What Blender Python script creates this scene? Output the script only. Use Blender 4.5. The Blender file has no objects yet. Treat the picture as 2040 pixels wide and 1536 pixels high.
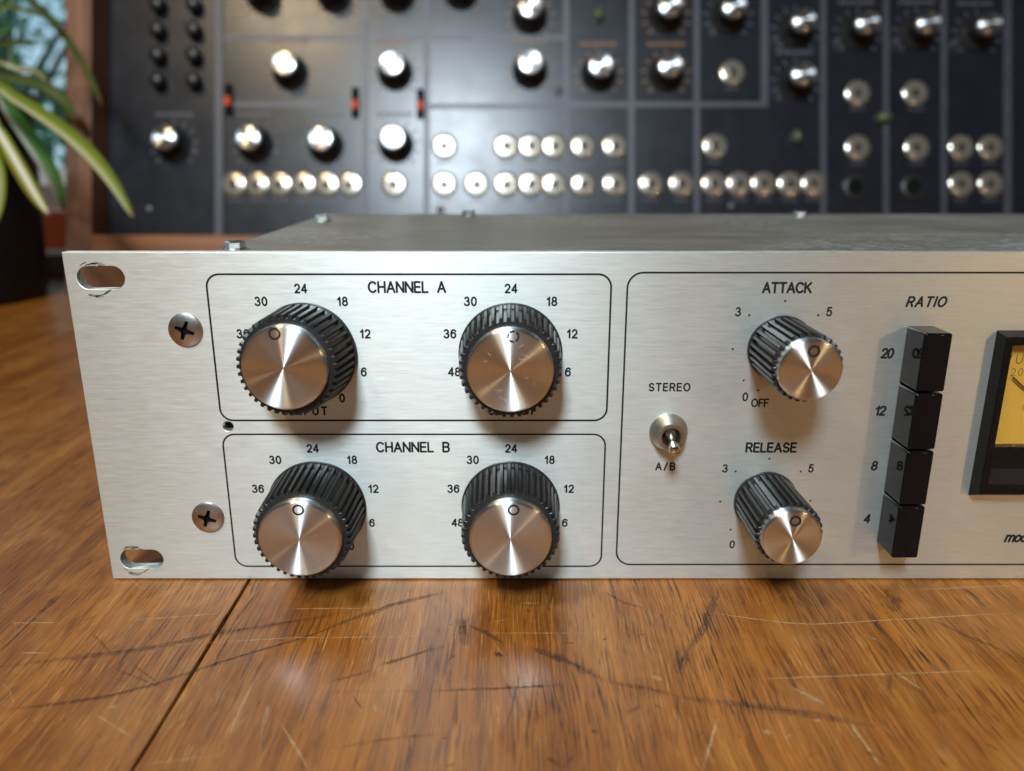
import bpy, bmesh, math, random
from mathutils import Vector, Matrix
random.seed(7)
S = 0.001                                   # all numbers below are millimetres
sc = bpy.context.scene
C = sc.collection
PI = math.pi
rad = math.radians

# ------------------------------------------------------------------ camera
CAM = Vector((109.43, -194.49, 112.52)); PITCH = rad(16.331)
cd = bpy.data.cameras.new('camera'); cam = bpy.data.objects.new('camera', cd); C.objects.link(cam)
cam.location = CAM * S
cam.rotation_euler = (PI / 2 - PITCH, 0, 0)
FPX = 1585.0
cd.sensor_width = 36; cd.lens = 36 * FPX / 2040
cd.clip_start = 0.005; cd.clip_end = 100
cd.dof.use_dof = True; cd.dof.focus_distance = 0.203
cd.dof.aperture_fstop = cd.lens / 2.9       # a 2.9 mm pupil, as a phone's main lens has
sc.camera = cam
FWD = Vector((0, math.cos(PITCH), -math.sin(PITCH))); UP = Vector((0, math.sin(PITCH), math.cos(PITCH)))

# ------------------------------------------------------------------ world, lamps, exposure
w = bpy.data.worlds.new('World'); sc.world = w; w.use_nodes = True
bg = w.node_tree.nodes['Background']; bg.inputs[0].default_value = (0.82, 0.86, 0.86, 1); bg.inputs[1].default_value = 0.045
sc.view_settings.view_transform = 'Standard'; sc.view_settings.look = 'None'; sc.view_settings.exposure = 0; sc.view_settings.gamma = 1

def area(name, loc, target, sx, sy, power, col):
    l = bpy.data.lights.new(name, 'AREA'); l.shape = 'RECTANGLE'; l.size = sx; l.size_y = sy; l.energy = power; l.color = col
    o = bpy.data.objects.new(name, l); C.objects.link(o); o.location = loc
    o.rotation_euler = (Vector(target) - Vector(loc)).to_track_quat('-Z', 'Y').to_euler(); return o
area('window_light', (-0.087, -1.165, 1.195), (0.09, 0.1, 0.06), 0.27, 0.32, 36.5, (0.77, 0.90, 1.0))
area('warm_lamp', (-0.447, -0.53, 1.204), (0.09, 0.1, 0.05), 0.07, 0.07, 6.5, (1.0, 0.76, 0.46))
area('warm_lamp', (0.80, -0.80, 0.34), (0.12, 0.0, 0.05), 0.05, 0.05, 0.9, (1.0, 0.68, 0.36))

# ------------------------------------------------------------------ materials
class NT:
    def __init__(s, name):
        s.m = bpy.data.materials.new(name); s.m.use_nodes = True; s.t = s.m.node_tree; s.t.nodes.clear()
        s.out = s.n('ShaderNodeOutputMaterial'); s.b = s.n('ShaderNodeBsdfPrincipled'); s.l(s.b.outputs[0], s.out.inputs[0])
    def n(s, typ, **k):
        x = s.t.nodes.new(typ)
        for a, v in k.items(): setattr(x, a, v)
        return x
    def l(s, a, b): s.t.links.new(a, b)
    def set(s, **k):
        for a, v in k.items():
            i = s.b.inputs[a.replace('_', ' ')]
            if hasattr(v, 'is_linked') or isinstance(v, bpy.types.NodeSocket): s.l(v, i)
            else: i.default_value = (*v, 1) if isinstance(v, tuple) and len(v) == 3 and i.type == 'RGBA' else v
    def coord(s, scale=(1, 1, 1), rot=(0, 0, 0), kind='Object', loc=(0, 0, 0)):
        tc = s.n('ShaderNodeTexCoord'); mp = s.n('ShaderNodeMapping'); mp.inputs['Scale'].default_value = scale
        mp.inputs['Rotation'].default_value = rot; mp.inputs['Location'].default_value = loc
        s.l(tc.outputs[kind], mp.inputs[0]); return mp.outputs[0]
    def noise(s, vec, scale=1, detail=2, rough=.5, dist=0):
        x = s.n('ShaderNodeTexNoise'); x.inputs['Scale'].default_value = scale; x.inputs['Detail'].default_value = detail
        x.inputs['Roughness'].default_value = rough; x.inputs['Distortion'].default_value = dist
        s.l(vec, x.inputs['Vector']); return x.outputs['Fac']
    def ramp(s, fac, stops):
        r = s.n('ShaderNodeValToRGB'); e = r.color_ramp.elements
        while len(e) < len(stops): e.new(.5)
        for q, (p, c) in zip(e, stops): q.position = p; q.color = (*c, 1) if isinstance(c, tuple) else (c, c, c, 1)
        s.l(fac, r.inputs[0]); return r.outputs[0]
    def mix(s, fac, a, b, mode='MIX'):
        x = s.n('ShaderNodeMix', data_type='RGBA', blend_type=mode)
        for v, i in ((fac, x.inputs[0]), (a, x.inputs[6]), (b, x.inputs[7])):
            if isinstance(v, bpy.types.NodeSocket): s.l(v, i)
            else: i.default_value = (*v, 1) if isinstance(v, tuple) else v
        return x.outputs[2]
    def math(s, op, a, b=0.0, c=None):
        x = s.n('ShaderNodeMath', operation=op)
        for v, i in zip((a, b, c), x.inputs):
            if v is None: continue
            if isinstance(v, bpy.types.NodeSocket): s.l(v, i)
            else: i.default_value = v
        return x.outputs[0]
    def bump(s, h, strength=.3, dist=.0005):
        x = s.n('ShaderNodeBump'); x.inputs['Strength'].default_value = strength; x.inputs['Distance'].default_value = dist
        s.l(h, x.inputs['Height']); s.l(x.outputs[0], s.b.inputs['Normal'])

def plain(name, col, rough=.5, metal=0, spec=.5, vary=.12, scale=60, bump=0):
    m = NT(name); v = m.coord(); f = m.noise(v, scale, 4, .6)
    lo = tuple(c * (1 - vary) for c in col); hi = tuple(min(1, c * (1 + vary)) for c in col)
    m.set(Base_Color=m.ramp(f, [(.3, lo), (.7, hi)]), Metallic=metal, Specular_IOR_Level=spec)
    m.set(Roughness=m.math('MULTIPLY_ADD', f, rough * .4, rough * .8))
    if bump: m.bump(m.noise(v, scale * 6, 4), bump, .0003)
    return m.m

def brushed_panel():
    m = NT('brushed aluminium'); v = m.coord((190, 1, 4600)); f = m.noise(v, 1, 3, .65)
    v2 = m.coord((70, 1, 1500)); f2 = m.noise(v2, 1, 3, .6)
    blot = m.noise(m.coord((1, 1, 1)), 22, 3, .55)
    ff = m.math('ADD', m.math('MULTIPLY', f, .65), m.math('MULTIPLY', f2, .35))
    c = m.ramp(ff, [(.30, (.665, .70, .655)), (.52, (.745, .78, .735)), (.72, (.82, .85, .81))])
    c = m.mix(m.ramp(blot, [(.50, 0.0), (.75, .34)]), c, (.62, .58, .49))
    t = m.n('ShaderNodeCombineXYZ'); t.inputs[2].default_value = 1
    m.set(Base_Color=c, Metallic=.88, Anisotropic=.72, Tangent=t.outputs[0])
    m.set(Roughness=m.math('MULTIPLY_ADD', ff, .20, .36))
    m.bump(ff, .22, .00005)
    return m.m

def spun_cap(name='spun aluminium cap', rough=.33, tint=(.94, .985, 1.0), an=1.0, metal=1.0):
    m = NT(name); tc = m.n('ShaderNodeTexCoord'); sp = m.n('ShaderNodeSeparateXYZ'); m.l(tc.outputs['Object'], sp.inputs[0])
    r = m.math('SQRT', m.math('ADD', m.math('MULTIPLY', sp.outputs[0], sp.outputs[0]), m.math('MULTIPLY', sp.outputs[1], sp.outputs[1])))
    cv = m.n('ShaderNodeCombineXYZ'); m.l(m.math('MULTIPLY', r, 5200), cv.inputs[0]); m.l(m.math('MULTIPLY', sp.outputs[2], 3000), cv.inputs[1])
    f = m.noise(cv.outputs[0], 1, 3, .6)
    sm = m.noise(m.coord(), 140, 5, .65)
    scr = m.noise(m.coord((900, 120, 1), (0, 0, .7)), 1, 2, .5)
    c = m.ramp(f, [(.3, (.82, .815, .80)), (.7, (.93, .925, .915))])
    c = m.mix(m.ramp(sm, [(.62, 0.0), (.8, .15)]), c, (.88, .86, .84))
    c = m.mix(1.0, c, tint, 'MULTIPLY')
    ta = m.n('ShaderNodeTangent', direction_type='RADIAL', axis='Z')
    m.set(Base_Color=c, Metallic=metal, Anisotropic=an, Tangent=ta.outputs[0], Anisotropic_Rotation=.25)
    rr = m.math('MULTIPLY_ADD', m.ramp(scr, [(.62, 0.0), (.72, 1.0)]), .06, rough)
    m.set(Roughness=m.math('ADD', rr, m.math('MULTIPLY', m.ramp(sm, [(.55, 0.0), (.8, 1.0)]), .04)))
    m.bump(f, .05, .00003)
    return m.m

def black_knob():
    m = NT('black knob plastic'); f = m.noise(m.coord(), 900, 4, .7); d = m.noise(m.coord(), 2600, 2, .6); g = m.noise(m.coord(), 90, 3, .6)
    c = m.ramp(f, [(.35, (.010, .010, .011)), (.7, (.020, .020, .021))])
    dust = m.math('MULTIPLY', m.ramp(d, [(.60, 0.0), (.72, 1.0)]), m.ramp(g, [(.42, 0.0), (.66, .5)]))
    m.set(Base_Color=m.mix(dust, c, (.16, .15, .12)), Roughness=m.math('MULTIPLY_ADD', f, .24, .24), Specular_IOR_Level=.45)
    m.bump(f, .12, .00008); return m.m

def glossy_black(name, rough=.07, col=(.008, .008, .010)):
    m = NT(name); f = m.noise(m.coord(), 220, 4, .6); d = m.noise(m.coord(), 3200, 2)
    m.set(Base_Color=m.mix(m.ramp(d, [(.72, 0.0), (.80, .5)]), col, (.10, .10, .10)), Roughness=m.math('MULTIPLY_ADD', f, .10, rough), Specular_IOR_Level=.22)
    return m.m

def cover_metal():
    m = NT('galvanised cover'); v = m.coord((60, 60, 60)); f = m.noise(m.coord((34, 90, 60)), 1, 4, .6); g = m.noise(m.coord((9, 9, 9)), 1, 3)
    c = m.ramp(f, [(.3, (.37, .355, .315)), (.7, (.50, .485, .44))])
    sp = m.noise(m.coord((330, 800, 400)), 1, 3, .65)
    tc = m.n('ShaderNodeTexCoord'); s = m.n('ShaderNodeSeparateXYZ'); m.l(tc.outputs['Object'], s.inputs[0])
    zone = m.ramp(m.noise(m.coord(), 17, 2), [(.44, 0.0), (.58, 1.0)])
    m.set(Base_Color=m.mix(m.math('MULTIPLY', m.ramp(sp, [(.50, 0.0), (.62, 1.0)]), zone), c, (.80, .82, .82)), Metallic=.85)  # pale flecks paint the metal's glints into the base colour
    m.set(Roughness=m.math('MULTIPLY_ADD', f, .16, .34)); m.bump(m.math('MULTIPLY', sp, zone), .8, .0006); return m.m

def wood(name, dark, mid, light, rough=.3, axis='Y', pore=1.0, scale=1.0):
    m = NT(name); sx = {'Y': (240, 9, 60), 'Z': (240, 240, 9), 'X': (9, 240, 240)}[axis]; k = {'Y': (34, 2.2, 20), 'Z': (34, 34, 3), 'X': (3, 34, 34)}[axis]
    a = m.noise(m.coord(tuple(q * scale for q in k)), 1, 4, .6, 1.2); b = m.noise(m.coord(tuple(q * scale for q in sx)), 1, 4, .65, .3)
    c = m.ramp(a, [(.28, dark), (.5, mid), (.75, light)])
    c = m.mix(m.math('MULTIPLY', m.ramp(b, [(.30, 1.0), (.46, 0.0)]), .75 * pore), c, tuple(q * .35 for q in dark))
    m.set(Base_Color=c, Roughness=m.math('MULTIPLY_ADD', b, .2, rough)); m.bump(b, .15, .0003); return m.m

# pixel of the 2040x1536 photograph -> point on the table (only used to type in where marks and leaves are)
def ray(px, py): return FWD * FPX + Vector((px - 1020, 0, 0)) + UP * (768 - py)
def on_table(px, py): r = ray(px, py); t = -CAM.z / r.z; q = CAM + r * t; return (q.x, q.y)
def at_y(px, py, Y): r = ray(px, py); t = (Y - CAM.y) / r.y; return CAM + r * t

def lcrop(pts, ox): return [(ox + x / 2.9143, 1150 + y / 2.9143) for x, y in pts]
DARK = []   # (polyline in photo pixels, width mm, amount)
for pts, wd, am in [
    ([(0, 770), (350, 735), (640, 690), (870, 630), (1090, 560), (1300, 490), (1600, 400), (1800, 340), (2000, 265)], .75, .85),
    ([(0, 520), (400, 470), (700, 440), (1000, 390), (1250, 330), (1500, 290), (1800, 240), (2040, 195)], 1.3, .55),
    ([(670, 535), (960, 650)], .35, .7), ([(770, 505), (950, 640)], .3, .7), ([(340, 105), (220, 220)], 1.3, .75), ([(220, 220), (0, 430)], .6, .6),
    ([(1500, 80), (1380, 230), (1310, 350)], .6, .6), ([(1330, 340), (1240, 520)], .6, .6), ([(540, 330), (650, 440)], .5, .5), ([(1130, 800), (1000, 870)], .5, .4)]:
    DARK.append((lcrop(pts, 0), wd, am))
for pts, wd, am in [
    ([(0, 300), (230, 215), (380, 160), (700, 90)], 1.2, .7), ([(300, 520), (540, 440), (690, 395)], .9, .75), ([(0, 610), (200, 560), (300, 520)], .6, .4),
    ([(790, 240), (800, 400)], 1.8, .8), ([(830, 270), (910, 312), (1040, 390)], 1.0, .7), ([(970, 440), (1040, 470)], 1.5, .8),
    ([(1190, 405), (1450, 510), (1610, 600)], 1.5, .95), ([(1610, 600), (1800, 640), (2040, 690)], 1.3, .45),
    ([(580, 660), (1000, 645), (1420, 625)], .7, .6), ([(0, 665), (580, 660)], .5, .3), ([(745, 880), (765, 650)], .6, .8), ([(700, 640), (745, 330)], .4, .6),
    ([(1140, 500), (1070, 780), (1030, 890), (1025, 1000)], .35, .7), ([(1215, 500), (1190, 740), (1150, 1010)], .35, .65), ([(1250, 500), (1190, 960)], .35, .55),
    ([(1030, 890), (1090, 930), (1085, 1080)], .35, .6), ([(0, 1000), (400, 935), (700, 905)], .4, .55), ([(1600, 80), (1720, 145), (1870, 190)], .7, .6),
    ([(1415, 375), (1418, 390)], 1.3, .8), ([(1615, 355), (1625, 362)], 1.3, .8), ([(1825, 330), (1835, 340)], 1.5, .9), ([(725, 272), (726, 278)], .6, .9),
    ([(1280, 1040), (1380, 1110)], .7, .6), ([(1440, 1035), (1370, 1110)], .7, .6), ([(1040, 610), (1080, 720)], .6, .5), ([(1555, 880), (1560, 910)], 1.0, .6),
    ([(1730, 800), (1840, 740)], .5, .5), ([(1920, 745), (1925, 752)], .9, .6), ([(680, 930), (690, 945)], .9, .6), ([(725, 1080), (730, 1095)], 1.2, .7),
    ([(1170, 180), (1175, 210)], .9, .5), ([(1290, 30), (1280, 330)], .8, .35), ([(1720, 830), (1810, 1020)], .4, .5)]:
    DARK.append((lcrop(pts, 650), wd, am))
for pts, wd, am in [
    ([(0, 690), (300, 730), (700, 780), (1000, 830), (1190, 870)], 1.4, .6), ([(300, 30), (230, 150), (190, 280), (90, 420), (60, 560)], 1.3, .6),
    ([(45, 400), (30, 560)], 1.2, .6), ([(1280, 30), (1280, 210)], 2.4, .6), ([(1270, 520), (1260, 700)], 1.6, .35), ([(380, 80), (440, 220)], .4, .7),
    ([(740, 180), (860, 400), (1000, 740)], .5, .6), ([(660, 540), (720, 650)], .6, .7), ([(1640, 30), (1860, 200)], 1.1, .45), ([(1480, 240), (1900, 420), (2040, 520)], .8, .5),
    ([(560, 600), (615, 695)], .5, .6), ([(30, 690), (20, 1020)], .5, .5), ([(1420, 790), (1900, 740)], .4, .3), ([(1100, 1000), (1300, 1100)], .6, .4)]:
    DARK.append((lcrop(pts, 1340), wd, am))
LIGHT = []
for pts, wd, am, ox in [
    ([(60, 265), (340, 265)], .22, .8, 0), ([(750, 250), (1310, 210)], .22, .7, 0), ([(1690, 185), (2040, 180)], .25, .6, 0), ([(100, 440), (300, 440)], .22, .6, 0),
    ([(900, 400), (1700, 352), (2040, 350)], .2, .6, 0), ([(1470, 610), (1400, 760), (1330, 940)], .7, .4, 0), ([(1640, 860), (1790, 1110)], .35, .55, 0),
    ([(1560, 740), (1530, 860)], .6, .4, 0), ([(560, 800), (780, 940)], .3, .4, 0), ([(800, 1090), (1300, 1030)], .25, .35, 0), ([(610, 760), (690, 750)], .6, .35, 0),
    ([(0, 350), (460, 345), (700, 330)], .2, .65, 650), ([(900, 325), (1700, 325)], .2, .5, 650), ([(70, 185), (430, 172)], .25, .45, 650), ([(270, 730), (290, 790)], .6, .4, 650),
    ([(1880, 575), (1960, 600)], .9, .5, 650), ([(990, 740), (1000, 820)], .6, .35, 650), ([(1140, 150), (1240, 155)], .5, .4, 650),
    ([(80, 190), (650, 265), (820, 275), (1500, 235), (2040, 205)], .25, .75, 1340), ([(410, 590), (620, 590), (1300, 560), (1860, 545)], .3, .55, 1340),
    ([(260, 815), (220, 970), (170, 1120)], .3, .95, 1340), ([(1020, 830), (1210, 1100)], .35, .8, 1340), ([(1280, 545), (1460, 660)], .3, .6, 1340),
    ([(700, 640), (880, 740)], .7, .5, 1340), ([(830, 820), (850, 840)], 1.0, .8, 1340), ([(540, 880), (570, 920)], .9, .6, 1340), ([(1100, 330), (1200, 370)], .3, .5, 1340),
    ([(1380, 75), (2040, 45)], .25, .45, 1340), ([(640, 945), (700, 905)], .3, .5, 1340)]:
    LIGHT.append((lcrop(pts, ox), wd, am))

def table_wood():
    m = NT('worn varnished wood')
    tc = m.n('ShaderNodeTexCoord'); wn_ = m.n('ShaderNodeTexNoise'); wn_.inputs['Scale'].default_value = 16; wn_.inputs['Detail'].default_value = 3; m.l(tc.outputs['Object'], wn_.inputs['Vector'])
    wv = m.n('ShaderNodeVectorMath', operation='MULTIPLY_ADD'); m.l(wn_.outputs['Color'], wv.inputs[0]); wv.inputs[1].default_value = (.0055, 0, 0); m.l(tc.outputs['Object'], wv.inputs[2])
    def wc(scale, loc=(0, 0, 0)):
        mp = m.n('ShaderNodeMapping'); mp.inputs['Scale'].default_value = scale; mp.inputs['Location'].default_value = loc; m.l(wv.outputs[0], mp.inputs[0]); return mp.outputs[0]
    broad = m.noise(wc((26, 2.0, 1)), 1, 4, .55, 1.2)
    mid = m.noise(wc((190, 5, 1)), 1, 4, .6, .6)
    fibre = m.noise(wc((720, 12, 1)), 1, 4, .6, .4)
    fine = m.noise(wc((2400, 34, 1), (5, 1, 0)), 1, 3, .6, .3)
    fleck = m.noise(wc((3000, 105, 1), (3, 7, 0)), 1, 2, .55, .1)
    pores = m.noise(wc((2000, 70, 1), (9, 2, 0)), 1, 3, .6, .2)
    blotch = m.noise(m.coord((1, 1, 1)), 24, 4, .6, .6)
    patch = m.noise(m.coord((60, 14, 1), loc=(2, 2, 0)), 1, 3, .55, .5)
    c = m.ramp(broad, [(.22, (.118, .031, .0035)), (.45, (.228, .069, .0075)), (.62, (.295, .099, .0125)), (.8, (.37, .136, .020))])
    c = m.mix(m.math('MULTIPLY', m.ramp(mid, [(.30, 1.0), (.55, 0.0)]), .60), c, (.082, .022, .003))
    c = m.mix(m.math('MULTIPLY', m.ramp(mid, [(.52, 0.0), (.75, 1.0)]), .35), c, (.42, .185, .032))
    c = m.mix(m.math('MULTIPLY', m.ramp(fibre, [(.34, 1.0), (.52, 0.0)]), .34), c, (.095, .028, .004))
    c = m.mix(m.math('MULTIPLY', m.ramp(fine, [(.50, 0.0), (.68, 1.0)]), .28), c, (.46, .20, .042))
    c = m.mix(m.math('MULTIPLY', m.ramp(fine, [(.35, 1.0), (.48, 0.0)]), .34), c, (.075, .022, .004))
    c = m.mix(m.math('MULTIPLY', m.math('MULTIPLY', m.ramp(pores, [(.39, 1.0), (.47, 0.0)]), .95), m.ramp(patch, [(.36, .15), (.62, 1.0)])), c, (.030, .010, .004))
    c = m.mix(m.math('MULTIPLY', m.math('MULTIPLY', m.ramp(fleck, [(.58, 0.0), (.67, 1.0)]), .55), m.ramp(patch, [(.34, 1.0), (.6, .15)])), c, (.60, .33, .10))
    c = m.mix(m.math('MULTIPLY', m.ramp(blotch, [(.46, 0.0), (.70, 1.0)]), .45), c, (.17, .050, .009))
    sp = m.noise(m.coord((1, .55, 1)), 210, 2, .5)
    c = m.mix(m.math('MULTIPLY', m.ramp(sp, [(.71, 0.0), (.77, 1.0)]), .6), c, (.05, .018, .010))
    worn = m.noise(m.coord((1, .7, 1), loc=(4, 4, 0)), 38, 4, .6, .8)
    c = m.mix(m.math('MULTIPLY', m.ramp(worn, [(.50, 0.0), (.66, 1.0)]), .30), c, (.40, .175, .045))
    m.set(Base_Color=c, Specular_IOR_Level=.24)
    ro = m.math('MULTIPLY_ADD', fine, .20, .19)
    m.set(Roughness=m.math('ADD', ro, m.math('MULTIPLY', m.ramp(blotch, [(.3, 0.0), (.7, 1.0)]), .08)))
    h = m.math('ADD', m.math('ADD', m.math('MULTIPLY', fine, .5), m.math('MULTIPLY', fibre, .6)), m.math('MULTIPLY', m.noise(m.coord((1, .6, 1)), 75, 3, .5), 2.2))
    m.bump(h, .35, .00035)
    return m.m

def scuff_mat(name, col, rough, lo, hi, am):
    m = NT(name); uv = m.n('ShaderNodeUVMap'); sp = m.n('ShaderNodeSeparateXYZ'); m.l(uv.outputs[0], sp.inputs[0])
    grain = m.noise(m.coord((1100, 170, 1)), 1, 3, .7); spot = m.noise(m.coord((1, 1, 1)), 1300, 3, .7)
    ed = m.math('MULTIPLY', m.math('ABSOLUTE', m.math('SUBTRACT', sp.outputs[0], .5)), 2.0)
    ed = m.math('ADD', ed, m.math('MULTIPLY_ADD', spot, .9, -.45))
    core = m.ramp(ed, [(.12, 1.0), (.95, 0.0)])
    br = m.ramp(m.math('ADD', m.math('MULTIPLY', grain, .6), m.math('MULTIPLY', spot, .4)), [(lo, .12), (hi, 1.0)])
    al = m.math('MULTIPLY', m.math('MULTIPLY', core, br), m.math('MULTIPLY', sp.outputs[1], am))
    m.set(Base_Color=m.mix(spot, tuple(c * .7 for c in col), tuple(c * 1.3 for c in col)), Roughness=rough, Alpha=al); return m.m

def leaf_mat(name, stops):
    m = NT(name); uv = m.n('ShaderNodeUVMap'); sp = m.n('ShaderNodeSeparateXYZ'); m.l(uv.outputs[0], sp.inputs[0])
    cv = m.n('ShaderNodeCombineXYZ'); m.l(m.math('MULTIPLY', sp.outputs[0], 22), cv.inputs[0]); m.l(m.math('MULTIPLY', sp.outputs[1], 1.6), cv.inputs[1])
    f = m.noise(cv.outputs[0], 1, 4, .6)
    u = m.math('ADD', sp.outputs[0], m.math('MULTIPLY_ADD', f, .26, -.13))
    c = m.ramp(u, stops)
    c = m.mix(m.ramp(sp.outputs[1], [(.93, 0.0), (.995, .85)]), c, (.20, .075, .02))
    m.set(Base_Color=c, Roughness=.55, Specular_IOR_Level=.35)
    tr = m.n('ShaderNodeBsdfTranslucent'); m.l(c, tr.inputs[0]); mx = m.n('ShaderNodeMixShader'); mx.inputs[0].default_value = .38
    m.l(m.b.outputs[0], mx.inputs[1]); m.l(tr.outputs[0], mx.inputs[2]); m.l(mx.outputs[0], m.out.inputs[0]); return m.m

M = {}
M['panel'] = brushed_panel(); M['cap'] = spun_cap(); M['knob'] = black_knob(); M['ink'] = plain('black ink', (.012, .012, .013), .6, 0, .3)
M['button'] = glossy_black('glossy black plastic', .05, (.004, .004, .005)); M['bezel'] = glossy_black('black bezel plastic', .22, (.004, .004, .0045))
M['scuff'] = scuff_mat('dark scuff', (.040, .020, .016), .45, .36, .60, .92); M['scratch'] = scuff_mat('pale scratch', (.62, .44, .24), .6, .36, .55, 1.0)
M['cover'] = cover_metal(); M['table'] = table_wood()
M['screw'] = plain('worn zinc screw', (.56, .54, .51), .30, 1, .5, .25, 260, .12); M['bright'] = plain('bare scratched metal', (.80, .79, .77), .55, .4); M['hex'] = plain('bright zinc bolt', (.72, .73, .72), .14, 1, .5, .1, 200)
M['nickel'] = plain('satin nickel', (.46, .43, .37), .36, 1, .5, .2, 300, .1); M['chrome'] = plain('chromed lever', (.70, .68, .65), .10, 1, .5, .05)
M['darkmetal'] = plain('dark metal', (.05, .05, .05), .4, .6)
M['walnut'] = wood('walnut cabinet', (.085, .029, .011), (.19, .075, .030), (.30, .128, .053), .38, 'Z')
M['walnut_flat'] = wood('walnut board', (.12, .038, .010), (.25, .088, .024), (.36, .145, .045), .38, 'X')
M['synth'] = plain('black module enamel', (.0100, .0108, .0155), .27, 0, .38, .1, 40)
M['print'] = plain('pale panel print', (.07, .07, .08), .5, 0, .4); M['orange_print'] = plain('orange panel print', (.20, .085, .02), .5, 0, .4)
M['silver'] = spun_cap('synth knob cap', .29, (.8, .8, .82), .95)
M['jack'] = spun_cap('jack washer nickel', .21, (.50, .445, .375), .3, .76); M['strip'] = plain('module edge strip', (.055, .055, .066), .45, .2)
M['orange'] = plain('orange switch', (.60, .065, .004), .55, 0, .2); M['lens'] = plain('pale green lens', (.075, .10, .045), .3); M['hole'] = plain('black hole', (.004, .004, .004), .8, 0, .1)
M['pot'] = plain('black pot glaze', (.004, .004, .005), .45, 0, .3); M['soil'] = plain('dark soil', (.03, .02, .012), .9, 0, .2, .4, 300, .5)
M['meter'] = plain('yellow meter card', (.56, .31, .035), .5, 0, .4, .04); M['meterink'] = plain('brown meter ink', (.07, .032, .004), .6)
M['leaf_cream'] = leaf_mat('cream striped leaf', [(.0, (.17, .21, .02)), (.22, (.32, .33, .04)), (.34, (.80, .78, .58)), (.62, (.82, .80, .62)), (.76, (.34, .30, .03)), (1, (.22, .20, .02))])
M['leaf_arc'] = leaf_mat('yellow green leaf', [(.0, (.15, .20, .022)), (.30, (.20, .26, .025)), (.52, (.23, .28, .04)), (.64, (.52, .52, .26)), (.86, (.60, .58, .33)), (1, (.46, .46, .22))])
M['leaf_green'] = leaf_mat('green leaf', [(.0, (.045, .14, .02)), (.45, (.06, .18, .03)), (.66, (.08, .20, .04)), (.78, (.50, .54, .42)), (1, (.55, .58, .46))][::1])
M['leaf_olive'] = leaf_mat('olive leaf', [(.0, (.10, .13, .03)), (.5, (.16, .19, .05)), (1, (.10, .12, .03))])
M['leaf_dark'] = leaf_mat('dark green leaf', [(.0, (.06, .075, .01)), (.5, (.085, .105, .012)), (1, (.04, .05, .008))])
M['bush'] = plain('garden leaves', (.16, .36, .20), .5, 0, .4, .5, 4); _b = M['bush']; _n = _b.node_tree; _p = _n.nodes['Principled BSDF']; _t = _n.nodes.new('ShaderNodeBsdfTranslucent'); _t.inputs[0].default_value = (.30, .52, .34, 1); _x = _n.nodes.new('ShaderNodeMixShader'); _x.inputs[0].default_value = .5
_n.links.new(_p.outputs[0], _x.inputs[1]); _n.links.new(_t.outputs[0], _x.inputs[2]); _n.links.new(_x.outputs[0], [q for q in _n.nodes if q.type == 'OUTPUT_MATERIAL'][0].inputs[0])
M['bark'] = plain('grey bark', (.12, .10, .08), .8)
M['wall'] = plain('painted wall', (.16, .13, .11), .8); M['frame'] = plain('white window paint', (.62, .60, .55), .5)
M['rust'] = plain('rust red card', (.30, .07, .03), .6); M['cream'] = plain('cream card', (.52, .42, .28), .6)

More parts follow.
